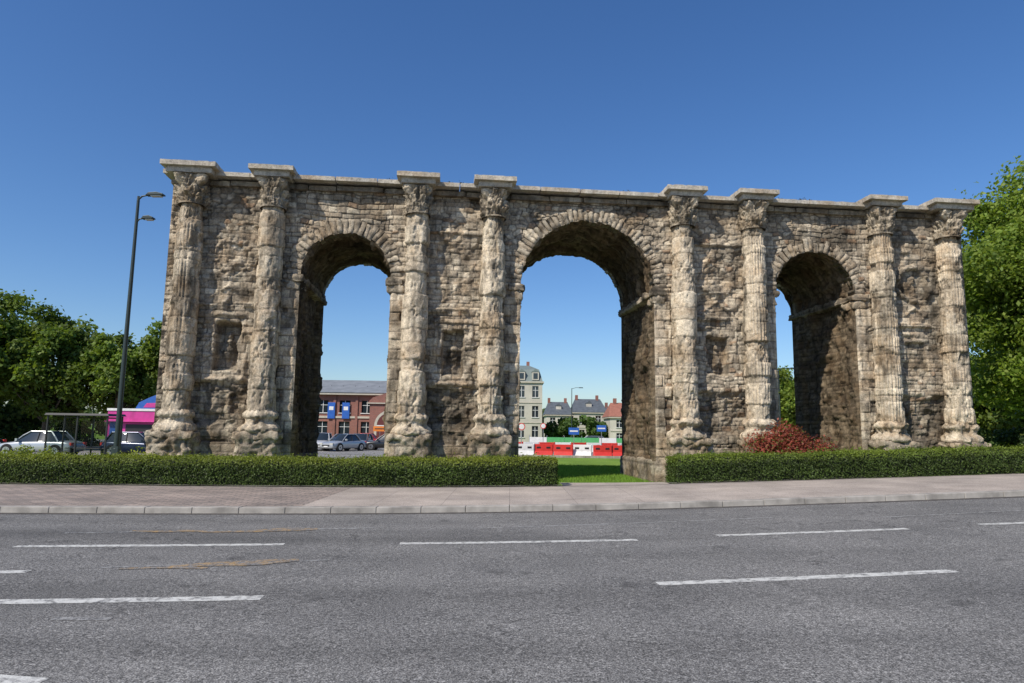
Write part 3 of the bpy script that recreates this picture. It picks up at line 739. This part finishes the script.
# rear roads
def sheet(name,x0,x1,y0,y1,z,mat):
    mk(name,[(x0,y0,z),(x1,y0,z),(x1,y1,z),(x0,y1,z)],[(0,1,2,3)],mat)
sheet('rear_road',-200,200,52.5,92,-.082,M_ASPH2)
sheet('side_road',-200,-2.5,40.5,52.4,-.082,M_ASPH2)
p=Parts();
for i in range(60): p.box((-2.3+i*1.0+.5,52.35,-.03),(.98,.2,.22),M_KERB)
p.make('rear_kerb',bevel=.01)

def blades(name,x0,x1,y0,y1,n,h,seed):
    rg=np.random.default_rng(seed);X=rg.uniform(x0,x1,n);Y=rg.uniform(y0,y1,n);Z=gz(X,Y)-.09
    hh=h*rg.uniform(.5,1.3,n);a=rg.uniform(0,6.28,n);w=.012+0*a
    dx,dy=np.cos(a)*w,np.sin(a)*w;lx,ly=rg.normal(0,.25,n)*hh,rg.normal(0,.25,n)*hh
    V=np.stack([np.stack([X-dx,Y-dy,Z],-1),np.stack([X+dx,Y+dy,Z],-1),np.stack([X+lx,Y+ly,Z+hh],-1)],1).reshape(-1,3)
    C=np.array([.18,.30,.045])*rg.uniform(.6,1.5,n)[:,None]
    mk(name,V,np.arange(3*n).reshape(-1,3),M_LEAF,None,np.repeat(C,3,0))
blades('lawn_grass',1,8,24.2,40,45000,.10,1)

# ------------------------------------------------------------------ street furniture
def lamp():
    e=empty('street_lamp',(-15.95,28,0));p=Parts()
    p.tube([(0,0,-.1),(0,0,.9),(0,0,1.0),(0,0,11.3),(0,0,11.5)],[.14,.14,.105,.06,.05],M_METAL,14)
    p.tube([(0,0,11.35),(.15,0,11.5),(.45,-.03,11.55)],[.04,.035,.03],M_METAL,8)
    p.tube([(0,0,10.35),(.12,0,10.5),(.3,-.02,10.52)],[.035,.03,.03],M_METAL,8)
    p.box((0,0,.5),(.3,.3,1.0),M_METAL,0,.85)
    p.make('pole',e,smooth=False)
    for nm,(x,z,l) in (('lamp_head',(.72,11.56,.75)),('lower_lamp_head',(.5,10.53,.5))):
        p=Parts();n=8
        p.prism([(x-l/2,z-.04),(x+l/2,z-.02),(x+l/2-.02,z+.04),(x+l*.1,z+.11),(x-l*.35,z+.08)],-.15,.12,M_METAL)
        p.box((x+.05,-.01,z-.055),(l*.6,.2,.05),M_LAMPGL);p.make(nm,e,bevel=.015)
lamp()
def shelter(x,y,rz):
    e=empty('bus_shelter',(x,y,0),rz);p=Parts();w=3.4;d=1.5
    for sx in(-1,0,1):
        for sy in(-1,1): p.box((sx*w/2,sy*d/2,1.15),(.08,.08,2.4),M_DARK)
    p.box((0,0,2.42),(w+.3,d+.3,.12),M_DARK,0,.96)
    p.box((0,d/2,2.25),(w,.05,.08),M_DARK);p.box((0,.4,.48),(2.4,.35,.05),M_DARK)
    for sx in(-.9,.9):p.box((sx,.4,.2),(.06,.3,.5),M_DARK)
    p.make('frame_and_bench',e,bevel=.01)
    p=Parts();p.box((-w/4,d/2,1.2),(w/2-.12,.015,1.8),M_CLEAR);p.box((w/4,d/2,1.2),(w/2-.12,.015,1.8),M_CLEAR);p.box((-w/2,0,1.2),(.015,d-.12,1.8),M_CLEAR);p.make('glass_panels',e)
shelter(-24.7,40,0)
def car(name,x,y,rz,paint,L=4.4,W=1.76,H=1.45,hatch=False):
    e=empty(name,(x,y,-.08),rz);w=W/2
    st=[(-L/2,.80,.42,.62),(-L/2+.06,.90,.28,.80),(-L/2+.35,.97,.22,.92 if not hatch else .96),(-L*.28,1,.2,.93),(-L*.1,1,.2,.92),(L*.12,1,.2,.90),(L*.24,1,.2,.87),(L*.38,.97,.2,.78),(L/2-.18,.92,.22,.70),(L/2-.04,.84,.26,.60),(L/2,.76,.34,.52)]
    V=[];F=[];prof=[(0,0,0),(.86,0,0),(.985,.16,0),(1.0,.5,0),(.975,.82,0),(.9,.97,0),(.6,1.0,.015),(0,1.0,.03)]
    half=[(a,b,c) for a,b,c in prof];ring=half+[(-a,b,c) for a,b,c in half[::-1][1:-1]]
    nr=len(ring)
    for (sx,ws,zl,zs) in st:
        for a,b,c in ring: V.append((sx,a*w*ws,zl+(zs-zl)*b+c))
    for i in range(len(st)-1):
        for k_ in range(nr): F.append((i*nr+k_,i*nr+(k_+1)%nr,(i+1)*nr+(k_+1)%nr,(i+1)*nr+k_))
    F.append(tuple(range(nr)));F.append(tuple(range((len(st)-1)*nr,len(st)*nr)))
    p=Parts();p.add(V,F,paint);p.make('body_shell',e,smooth=True).modifiers.new('s','SUBSURF').levels=1
    rb=-L/2+(.25 if hatch else .75);rt=-L/2+(.65 if hatch else 1.35);ft=L*.06;fb=L*.25
    zb=.9;zt=H-.03;wb=w*.9;wt=w*.70
    def quadcab(sc,zt_,zb_,mat,name):
        p=Parts();n=6;V=[];F=[]
        for i in range(n+1):
            t=i/n
            z=zb_+(zt_-zb_)*t;xr=rb+(rt-rb)*t**1.15;xf=fb+(ft-fb)*t**.95;yy=wb+(wt-wb)*t
            yy*=sc
            V+=[(xr,-yy*.93,z),(xr-.04,0,z),(xr,yy*.93,z),(xr+.12,yy,z),(xf-.2,yy,z),(xf-.05,yy*.9,z),(xf+.05,0,z),(xf-.05,-yy*.9,z),(xf-.2,-yy,z),(xr+.12,-yy,z)]
        for i in range(n):
            for k_ in range(10):F.append((i*10+k_,i*10+(k_+1)%10,(i+1)*10+(k_+1)%10,(i+1)*10+k_))
        F.append(tuple(range(n*10,n*10+10)))
        p.add(V,F,mat);return p.make(name,e,smooth=True)
    quadcab(1,zt-.03,zb-.06,M_GLASS,'windows')
    p=Parts();V=[];nx=9;ny=7
    for i in range(nx):
        for j in range(ny):
            u=i/(nx-1);v=j/(ny-1)*2-1
            V.append((rt-.06+(ft-rt+.06)*u,v*wt*1.03,zt-.06+.075*(1-v**2*.75)*math.sin(math.pi*(.12+.76*u))**.6))
    p.add(V,[(i*ny+j,i*ny+j+1,(i+1)*ny+j+1,(i+1)*ny+j) for i in range(nx-1) for j in range(ny-1)],paint);p.make('roof',e,smooth=True)
    p=Parts()
    for s in(-1,1):
        p.tube([(fb-.12,s*wb*.97,zb-.03),((fb+ft)/2-.08,s*(wb+wt)/2*1.0,(zb+zt)/2+.02),(ft-.05,s*wt*1.02,zt-.03)],.035,paint,6)
        p.tube([(rb+.06,s*wb*.98,zb-.03),((rb+rt)/2+.03,s*(wb+wt)/2*1.01,(zb+zt)/2),(rt,s*wt*1.02,zt-.03)],.05,paint,6)
        xm=(rb+fb)/2-.05;p.tube([(xm,s*wb*1.0,zb-.03),(xm-.03,s*wt*1.03,zt-.03)],.03,M_DARK,6)
        p.tube([(rt,s*wt*1.03,zt-.035),(ft-.05,s*wt*1.03,zt-.035)],.03,paint,6)
        p.box((fb-.35,s*(w+.09),.98),(.12,.2,.14),paint)
    p.make('pillars_and_mirrors',e,smooth=False)
    p=Parts()
    for s in(-1,1):
        for wx in(-L*.305,L*.315):
            for (r_,y0,y1,m) in ((.385,w*.80,w*1.004,M_DARK),(.325,w*.83,w*1.03,M_BLACK),(.215,w*1.0,w*1.042,M_CHROME),(.06,w,w*1.055,M_DARK)):
                p.tube([(wx,s*y0,.33),(wx,s*y1,.33)],r_,m,22)
            for k_ in range(5):
                a=k_*2*math.pi/5;
                p.box((wx+.13*math.cos(a),s*w*1.045,.33+.13*math.sin(a)),(.05,.01,.05),M_DARK)
    p.make('wheels',e)
    p=Parts()
    for s in(-1,1):
        p.box((L/2-.10,s*w*.66,.62),(.16,.34,.13),M_LAMPGL);p.box((-L/2+.08,s*w*.72,.74),(.12,.26,.18),M_RED)
    p.box((L/2-.03,0,.48),(.08,.8,.14),M_DARK);p.box((L/2+.005,0,.40),(.02,.45,.1),M_WHITE);p.box((-L/2-.0,0,.6),(.02,.45,.1),M_WHITE)
    p.make('lights_and_plates',e,bevel=.01)
def paint(name,c): 
    m=simple(name,c,.28,.35,.03);m.node_tree.nodes['Principled BSDF'].inputs['Coat Weight'].default_value=.6;return m
SILV=paint('silver_paint',(.42,.44,.46));DBL=paint('dark_blue_paint',(.015,.025,.06));WHT=paint('white_car_paint',(.7,.7,.7));GRY=paint('grey_car_paint',(.2,.21,.22));BLK=paint('black_car_paint',(.02,.02,.022));REDC=paint('red_car_paint',(.35,.02,.02))
car('parked_car',-28.9,42.6,math.pi,SILV,4.7,1.8,1.55)
car('parked_car',-23.6,44,.0,DBL,4.2,1.75,1.55,True)
car('parked_car',-37.0,47,math.pi,BLK,4.4,1.8,1.5)
car('parked_car',-16.7,61,-math.pi/2+.15,WHT,4.1,1.72,1.55,True)
car('parked_car',-14.5,60,-math.pi/2-.5,SILV,4.3,1.76,1.5)
car('parked_car',-14.3,66,-math.pi/2,GRY,4.3,1.76,1.5,True)
car('parked_car',-11.4,64,math.pi,BLK,4.3,1.76,1.5)
car('parked_car',-15.9,75,math.pi,REDC,4.3,1.76,1.5)
car('parked_car',17.2,82,math.pi,WHT,4.3,1.76,1.5)
car('parked_car',9.6,84,math.pi,GRY,4.3,1.76,1.5,True)
# fairground stall
def stall():
    e=empty('fairground_stall',(-27.2,51.0,-.08),.05);e.scale=(.56,.5,.80);p=Parts()
    p.box((0,0,2.1),(8,3,3.2),M_MAGENTA);p.box((.6,-1.52,1.9),(4.4,.06,1.2),M_DARK);p.box((.6,-1.75,1.25),(4.6,.5,.08),M_WHITE)
    p.box((0,-1.85,2.75),(8.1,.7,.07),M_MAGENTA);p.box((-3.0,-1.53,2.0),(1.2,.05,1.6),M_BLUE)
    for sx in(-2.8,2.8):p.tube([(sx,-1.3,.35),(sx,1.3,.35)],.36,M_BLACK,14)
    p.make('body_and_counter',e,bevel=.03)
    p=Parts();p.box((0,0,3.82),(8.2,3.2,.22),M_WHITE)
    p.prism([(-.6,3.94),(3.9,3.94),(3.7,4.7),(2.6,5.4),(1.2,5.0),(-.2,4.5)],-1.4,-1.2,M_BLUE)
    p.prism([(.4,4.05),(3.3,4.05),(3.1,4.5),(.8,4.45)],-1.44,-1.41,M_MAGENTA)
    p.make('roof_sign',e,bevel=.02)
stall()
def barrier(x,y,rz,m):
    p=Parts();p.prism([(-.75,0),(.75,0),(.75,.12),(.75,.9),(-.75,.9),(-.75,.12)],-.08,.08,m)
    V=[(-.75,-.25,0),(.75,-.25,0),(.75,.25,0),(-.75,.25,0),(-.75,-.1,.35),(.75,-.1,.35),(.75,.1,.35),(-.75,.1,.35)]
    p.add(V,[(3,2,1,0),(4,5,6,7),(0,1,5,4),(1,2,6,5),(2,3,7,6),(3,0,4,7)],m)
    for sx in(-.4,.4):p.box((sx,0,.62),(.35,.19,.16),M_DARK)
    p.tube([(.77,0,.1),(.77,0,.95)],.05,m,8)
    p.make('traffic_barrier',None,(x,y,-.08),rz,bevel=.02)
for i in range(16): barrier(-.4+i*1.56,56.2+.22*((i*7)%5)-.12*i,.02+.09*((i*3)%4-1.5),M_RED if i%3!=1 else M_WHITE)
for i in range(11): barrier(.4+i*1.56,66+i*.35,.22+.1*((i*5)%3-1),M_WHITE if i%2 else M_RED)
def sign(name,x,y,h,kind,z=-.08):
    e=empty(name,(x,y,z));p=Parts();p.tube([(0,0,0),(0,0,h)],.03,M_CHROME,8);p.make('post',e)
    p=Parts()
    if kind=='round':
        p.tube([(0,-.04,h-.1),(0,-.06,h-.1)],.3,M_RED,24);p.tube([(0,-.06,h-.1),(0,-.066,h-.1)],.23,M_WHITE,24)
    elif kind=='blue': p.box((0,-.05,h-.3),(.9,.03,.6),M_BLUE);p.box((0,-.069,h-.3),(.7,.006,.12),M_WHITE)
    elif kind=='orange': p.box((0,-.05,h-.25),(1.3,.03,.5),M_ORANGE);p.box((0,-.069,h-.25),(1.0,.006,.1),M_DARK)
    p.make('sign_plate',e,bevel=.005)
sign('traffic_sign',.9,57,2.4,'round');sign('direction_sign',5.5,60,2.3,'blue');sign('direction_sign',-12.9,68,2.2,'orange');sign('direction_sign',8.7,66,2.6,'blue')
sign('traffic_sign',23.6,52,2.6,'round');sign('traffic_sign',3.4,72,2.6,'round')
def lamp2(x,y,h):
    e=empty('street_lamp',(x,y,0));p=Parts();p.tube([(0,0,-.1),(0,0,1),(0,0,h)],[.1,.08,.05],M_METAL,8);p.tube([(0,0,h-.1),(.6,0,h+.1),(1.2,0,h+.1)],[.04,.035,.03],M_METAL,6);p.make('pole',e)
    p=Parts();p.box((1.4,0,h+.1),(.7,.28,.12),M_METAL,0,.8);p.make('lamp_head',e,bevel=.02)
lamp2(9.3,105,8.5);lamp2(25.1,64,8)
# site hoarding
e=empty('site_hoarding');p=Parts()
for i in range(9): p.box((3.2+i*2.02,80,.62),(1.98,.06,1.15),M_GREENP if i in(1,2,3,5) else M_WHITE);p.box((2.2+i*2.02,80.1,.7),(.08,.08,1.4),M_CHROME)
p.make('hoarding_panels',e,bevel=.01)
# loose carved stone lying at the right end of the monument
a=Acc();rbox(a,(0,0,.75),(.9,.7,1.9),.06,.10,1.05,.05,.12,71);rbox(a,(.05,0,.05),(1.3,1.0,.4),.08,.07,1.0,.15,.08,72)
o=a.make('carved_stone_fragment',M_STONE);o.location=(22.6,29.5,0);o.rotation_euler=(0,0,.3)

# ------------------------------------------------------------------ buildings
def facade(P,w,h,ops,mw,mg,y=0,d=.22,x0=0,mf=None):
    xs=sorted(set([0,w]+[o[0] for o in ops]+[o[0]+o[2] for o in ops]));zs=sorted(set([0,h]+[o[1] for o in ops]+[o[1]+o[3] for o in ops]))
    for i in range(len(xs)-1):
        for j in range(len(zs)-1):
            cx=(xs[i]+xs[i+1])/2;cz=(zs[j]+zs[j+1])/2
            if any(o[0]<cx<o[0]+o[2] and o[1]<cz<o[1]+o[3] for o in ops): continue
            P.add([(x0+xs[i],y,zs[j]),(x0+xs[i+1],y,zs[j]),(x0+xs[i+1],y,zs[j+1]),(x0+xs[i],y,zs[j+1])],[(0,1,2,3)],mw)
    for (a,b,c,e_) in ops:
        a+=x0
        for q in ([(a,b),(a+c,b)],[(a+c,b),(a+c,b+e_)],[(a+c,b+e_),(a,b+e_)],[(a,b+e_),(a,b)]):
            P.add([(q[0][0],y,q[0][1]),(q[1][0],y,q[1][1]),(q[1][0],y+d,q[1][1]),(q[0][0],y+d,q[0][1])],[(0,1,2,3)],mw)
        P.add([(a,y+d,b),(a+c,y+d,b),(a+c,y+d,b+e_),(a,y+d,b+e_)],[(0,1,2,3)],mg)
        f=mf or M_WHITE
        P.box((a+c/2,y+d-.04,b+e_/2),(.07,.05,e_),f);P.box((a+c/2,y+d-.043,b+e_*.62),(c,.05,.06),f)
        P.box((a+c/2,y-.04,b-.05),(c+.2,.16,.1),f)
def m_brick(name,c1,c2,mo):
    m,t,b=nt(name);co=coord(t)
    mp=t.nodes.new('ShaderNodeMapping');mp.inputs['Rotation'].default_value=(math.pi/2,0,0);t.links.new(co,mp.inputs[0])
    bt=N(t,'ShaderNodeTexBrick');t.links.new(mp.outputs[0],bt.inputs['Vector']);bt.inputs['Scale'].default_value=1
    bt.inputs['Brick Width'].default_value=.24;bt.inputs['Row Height'].default_value=.08;bt.inputs['Mortar Size'].default_value=.008
    for k_,c in (('Color1',c1),('Color2',c2),('Mortar',mo)): bt.inputs[k_].default_value=(*c,1)
    r=ramp(t,noise(t,co,.6,5),[(.3,.8),(.7,1.1)]);t.links.new(mul(t,bt.outputs[0],r.outputs[0]),b.inputs['Base Color']);b.inputs['Roughness'].default_value=.9;return m
M_BRICK=m_brick('red_brick',(.30,.10,.07),(.22,.08,.06),(.25,.2,.17))
M_REND=simple('pale_render',(.50,.47,.40),.9,var=.2,scale=.5);M_REND2=simple('cream_render',(.58,.55,.47),.9,var=.2,scale=.5)
M_SLATE=simple('slate_roof',(.10,.115,.13),.6,var=.3,scale=2);M_ZINC=simple('zinc_roof',(.22,.235,.25),.6,.1,.25,1);M_TILE=simple('red_tile_roof',(.32,.13,.09),.9,var=.3,scale=3)
M_STONEB=simple('stone_trim',(.48,.44,.36),.85)
M_GREYG=simple('grey_green_roof',(.16,.20,.19),.6)
M_DARKRED=simple('dark_red_doors',(.13,.03,.025),.5)
def brick_hall():
    e=empty('brick_market_hall',(-40,95,0),.0);W=28;H=6.5;p=Parts();ops=[]
    for i in range(9):
        x=1.0+i*3.05
        ops+=[(x,.9,1.5,1.9),(x,4.0,1.5,1.7)]
    facade(p,W,H,ops,M_BRICK,M_GLASS);p.box((W/2,6.3,H/2),(W-.01,12.0,H-.01),M_BRICK)
    p.make('walls_and_windows',e)
    p=Parts();p.box((W/2,5.8,H+.12),(W+.7,13,.3),M_STONEB);p.box((W/2,-.06,3.4),(W,.14,.28),M_STONEB)
    for i in range(10):p.box((.35+i*3.05 if i else .3,-.07,H/2),(.35,.16,H-.02),M_BRICK)
    p.make('cornice_and_pilasters',e)
    p=Parts();p.add([(-.4,-.8,H+.28),(W+.4,-.8,H+.28),(W+.4,12.3,H+.28),(-.4,12.3,H+.28),(2,5.6,H+2.4),(W-2,5.6,H+2.4)],[(0,1,5,4),(1,2,5),(2,3,4,5),(3,0,4),(3,2,1,0)],M_ZINC)
    for i in range(14):p.box((2.5+i*1.7,2.35,H+1.36),(.06,.06,.1),M_DARK)
    p.box((6,5.6,H+2.6),(.9,.9,1.4),M_BRICK);p.make('roof',e)
    p=Parts();cx=23.6
    p.box((cx,-.9,2.7),(5.6,1.6,5.4),M_BRICK)
    p.prism([(cx-3.1,5.41),(cx+3.1,5.41),(cx+2.4,6.1),(cx,6.9),(cx-2.4,6.1)],-1.85,.5,M_BRICK)
    p.prism([(cx-3.2,5.25),(cx+3.2,5.25),(cx+3.2,5.40),(cx-3.2,5.40)],-1.95,-.1,M_STONEB)
    n=14
    ring=[(cx+2.1*math.cos(math.pi*i/n),2.3+2.1*math.sin(math.pi*i/n)) for i in range(n+1)]
    inn=[(cx+1.75*math.cos(math.pi*i/n),2.3+1.75*math.sin(math.pi*i/n)) for i in range(n+1)]
    for i in range(n): p.add([(ring[i][0],-1.8,ring[i][1]),(ring[i+1][0],-1.8,ring[i+1][1]),(inn[i+1][0],-1.8,inn[i+1][1]),(inn[i][0],-1.8,inn[i][1])],[(0,1,2,3)],M_STONEB)
    p.prism(inn+[(cx-1.75,.05),(cx+1.75,.05)],-1.78,-1.71,M_DARKRED)
    for s in(-1,1):p.box((cx+s*1.93,-1.76,1.17),(.35,.1,2.3),M_STONEB)
    p.box((cx,-1.79,2.3),(3.5,.06,.12),M_WHITE)
    for s in(-.6,.6):p.box((cx+s,-1.80,1.2),(.07,.05,2.3),M_WHITE)
    p.make('gabled_porch',e)
    p=Parts()
    for x in(15.2,17.2):p.box((x,-.22,4.3),(1.0,.08,2.2),M_BLUE);p.box((x,-.27,4.6),(.6,.02,.5),M_WHITE)
    p.make('blue_banners',e)
brick_hall()
def block(name,x,y,W,D,H,storeys,mw,mr,roofh,rz=0,mans=False,bay=2.6):
    e=empty(name,(x,y,0),rz);p=Parts();ops=[];sh=H/storeys;nb=max(2,int(W/bay));g=W/nb
    for s in range(storeys):
        for i in range(nb): ops.append((i*g+g*.5-.5,s*sh+sh*.28,1.0,sh*.56))
    facade(p,W,H,ops,mw,M_GLASS,0,.2);p.box((W/2,D/2+.12,H/2),(W-.01,D-.2,H-.01),mw);p.make('walls_and_windows',e)
    p=Parts();p.box((W/2,D/2,H+.1),(W+.5,D+.5,.25),M_STONEB)
    for s in range(1,storeys):p.box((W/2,-.04,s*sh),(W,.1,.14),M_STONEB)
    p.make('cornices',e)
    p=Parts();z=H+.22
    if mans:
        p.box((W/2,D/2,z+roofh*.35),(W+.1,D+.1,roofh*.7),mr,0,.9,.8);p.box((W/2,D/2,z+roofh*.85),(W*.9,D*.8,roofh*.3),mr,0,.7,.3)
        for i in range(nb):
            p.box((i*g+g*.5,.35,z+roofh*.3),(1.1,.9,roofh*.45),mw);p.box((i*g+g*.5,-.11,z+roofh*.3),(.7,.02,roofh*.32),M_GLASS)
            p.prism([(i*g+g*.5-.65,z+roofh*.53),(i*g+g*.5+.65,z+roofh*.53),(i*g+g*.5,z+roofh*.7)],-.15,.9,mr)
    else:
        p.add([(-.3,-.3,z),(W+.3,-.3,z),(W+.3,D+.3,z),(-.3,D+.3,z),(.6,D/2,z+roofh),(W-.6,D/2,z+roofh)],[(0,1,5,4),(1,2,5),(2,3,4,5),(3,0,4)],mr)
        for i in range(max(1,nb//3)):
            xx=W*(i+.5)/max(1,nb//3);p.box((xx,D*.25,z+roofh*.5),(1.0,1.2,.9),mw);p.prism([(xx-.6,z+roofh*.5+.45),(xx+.6,z+roofh*.5+.45),(xx,z+roofh*.5+.95)],D*.25-.7,D*.25+.8,mr)
    for xx in(W*.15,W*.8):p.box((xx,D/2,z+roofh+.2),(.5,.9,1.1),M_BRICK)
    p.make('roof_and_chimneys',e)
block('corner_apartment_building',-6.2,110,11.2,10,9.6,3,M_REND,M_GREYG,2.9,0,True,2.2)
block('terraced_house',6.8,132,5,9,4.9,2,M_REND2,M_SLATE,2.6)
block('terraced_house',12.0,131,6.2,9,5.4,2,M_REND,M_SLATE,2.7)
block('terraced_house',18.5,133,4.0,9,4.6,2,M_REND2,M_SLATE,2.2)
block('red_roofed_house',16.2,112,9.0,8,4.2,2,M_REND2,M_TILE,2.4)
block('terraced_house',28,130,12,9,5.5,2,M_REND,M_SLATE,2.7)
block('terraced_house',41,128,13,9,6.5,2,M_REND2,M_SLATE,3)
block('terraced_house',-70,120,20,10,7,2,M_REND,M_SLATE,3)
block('terraced_house',56,120,18,9,6.5,2,M_REND,M_TILE,3)

# weeds on top of the monument
wr=np.random.default_rng(77);n=500;cl=wr.uniform(-15.5,15.5,16);k_=wr.integers(0,16,n)
P=np.stack([cl[k_]+wr.normal(0,.08,n),wr.normal(-.22,.05,n),11.49+np.abs(wr.normal(0,.05,n))],-1)
rng=wr;leafmesh('roof_weeds',P,.035,np.array([.05,.055,.03])*wr.uniform(.5,1.3,n)[:,None],ARCH)

# ------------------------------------------------------------------ light & sky
AZ=math.radians(42);EL=math.radians(46)
S=Vector((-math.sin(AZ)*math.cos(EL),-math.cos(AZ)*math.cos(EL),math.sin(EL)))
sl=bpy.data.lights.new('sun','SUN');sl.energy=5.0;sl.angle=math.radians(.53);sl.color=(1,.925,.81)
so=bpy.data.objects.new('sun',sl);COL.objects.link(so);so.rotation_euler=S.to_track_quat('Z','Y').to_euler()
w=bpy.data.worlds.new("World");SC.world=w;w.use_nodes=True;t=w.node_tree;bg=t.nodes['Background']
sk=t.nodes.new('ShaderNodeTexSky');sk.sky_type='NISHITA';sk.sun_disc=False;sk.sun_elevation=EL;sk.sun_rotation=math.atan2(S.x,S.y)
sk.air_density=1.0;sk.dust_density=.7;sk.ozone_density=5.0
hs=t.nodes.new('ShaderNodeHueSaturation');hs.inputs['Hue'].default_value=.506;hs.inputs['Saturation'].default_value=1.18;hs.inputs['Value'].default_value=1.0
t.links.new(sk.outputs[0],hs.inputs['Color']);t.links.new(hs.outputs[0],bg.inputs[0]);bg.inputs[1].default_value=.135
# ------------------------------------------------------------------ camera
th=math.atan(.131);rho=.015
R0=Vector((1,0,0));U0=Vector((0,-math.sin(th),math.cos(th)));Fw=Vector((0,math.cos(th),math.sin(th)))
R=R0*math.cos(rho)+U0*math.sin(rho);U=-R0*math.sin(rho)+U0*math.cos(rho)
cam=bpy.data.cameras.new('camera');cam.sensor_width=36;cam.lens=683/1024*36;cam.clip_end=6000;cam.clip_start=.1
co=bpy.data.objects.new('camera',cam);COL.objects.link(co)
m=Matrix((R,U,-Fw)).transposed().to_4x4();m.translation=Vector((0,0,1.85));co.matrix_world=m
SC.camera=co
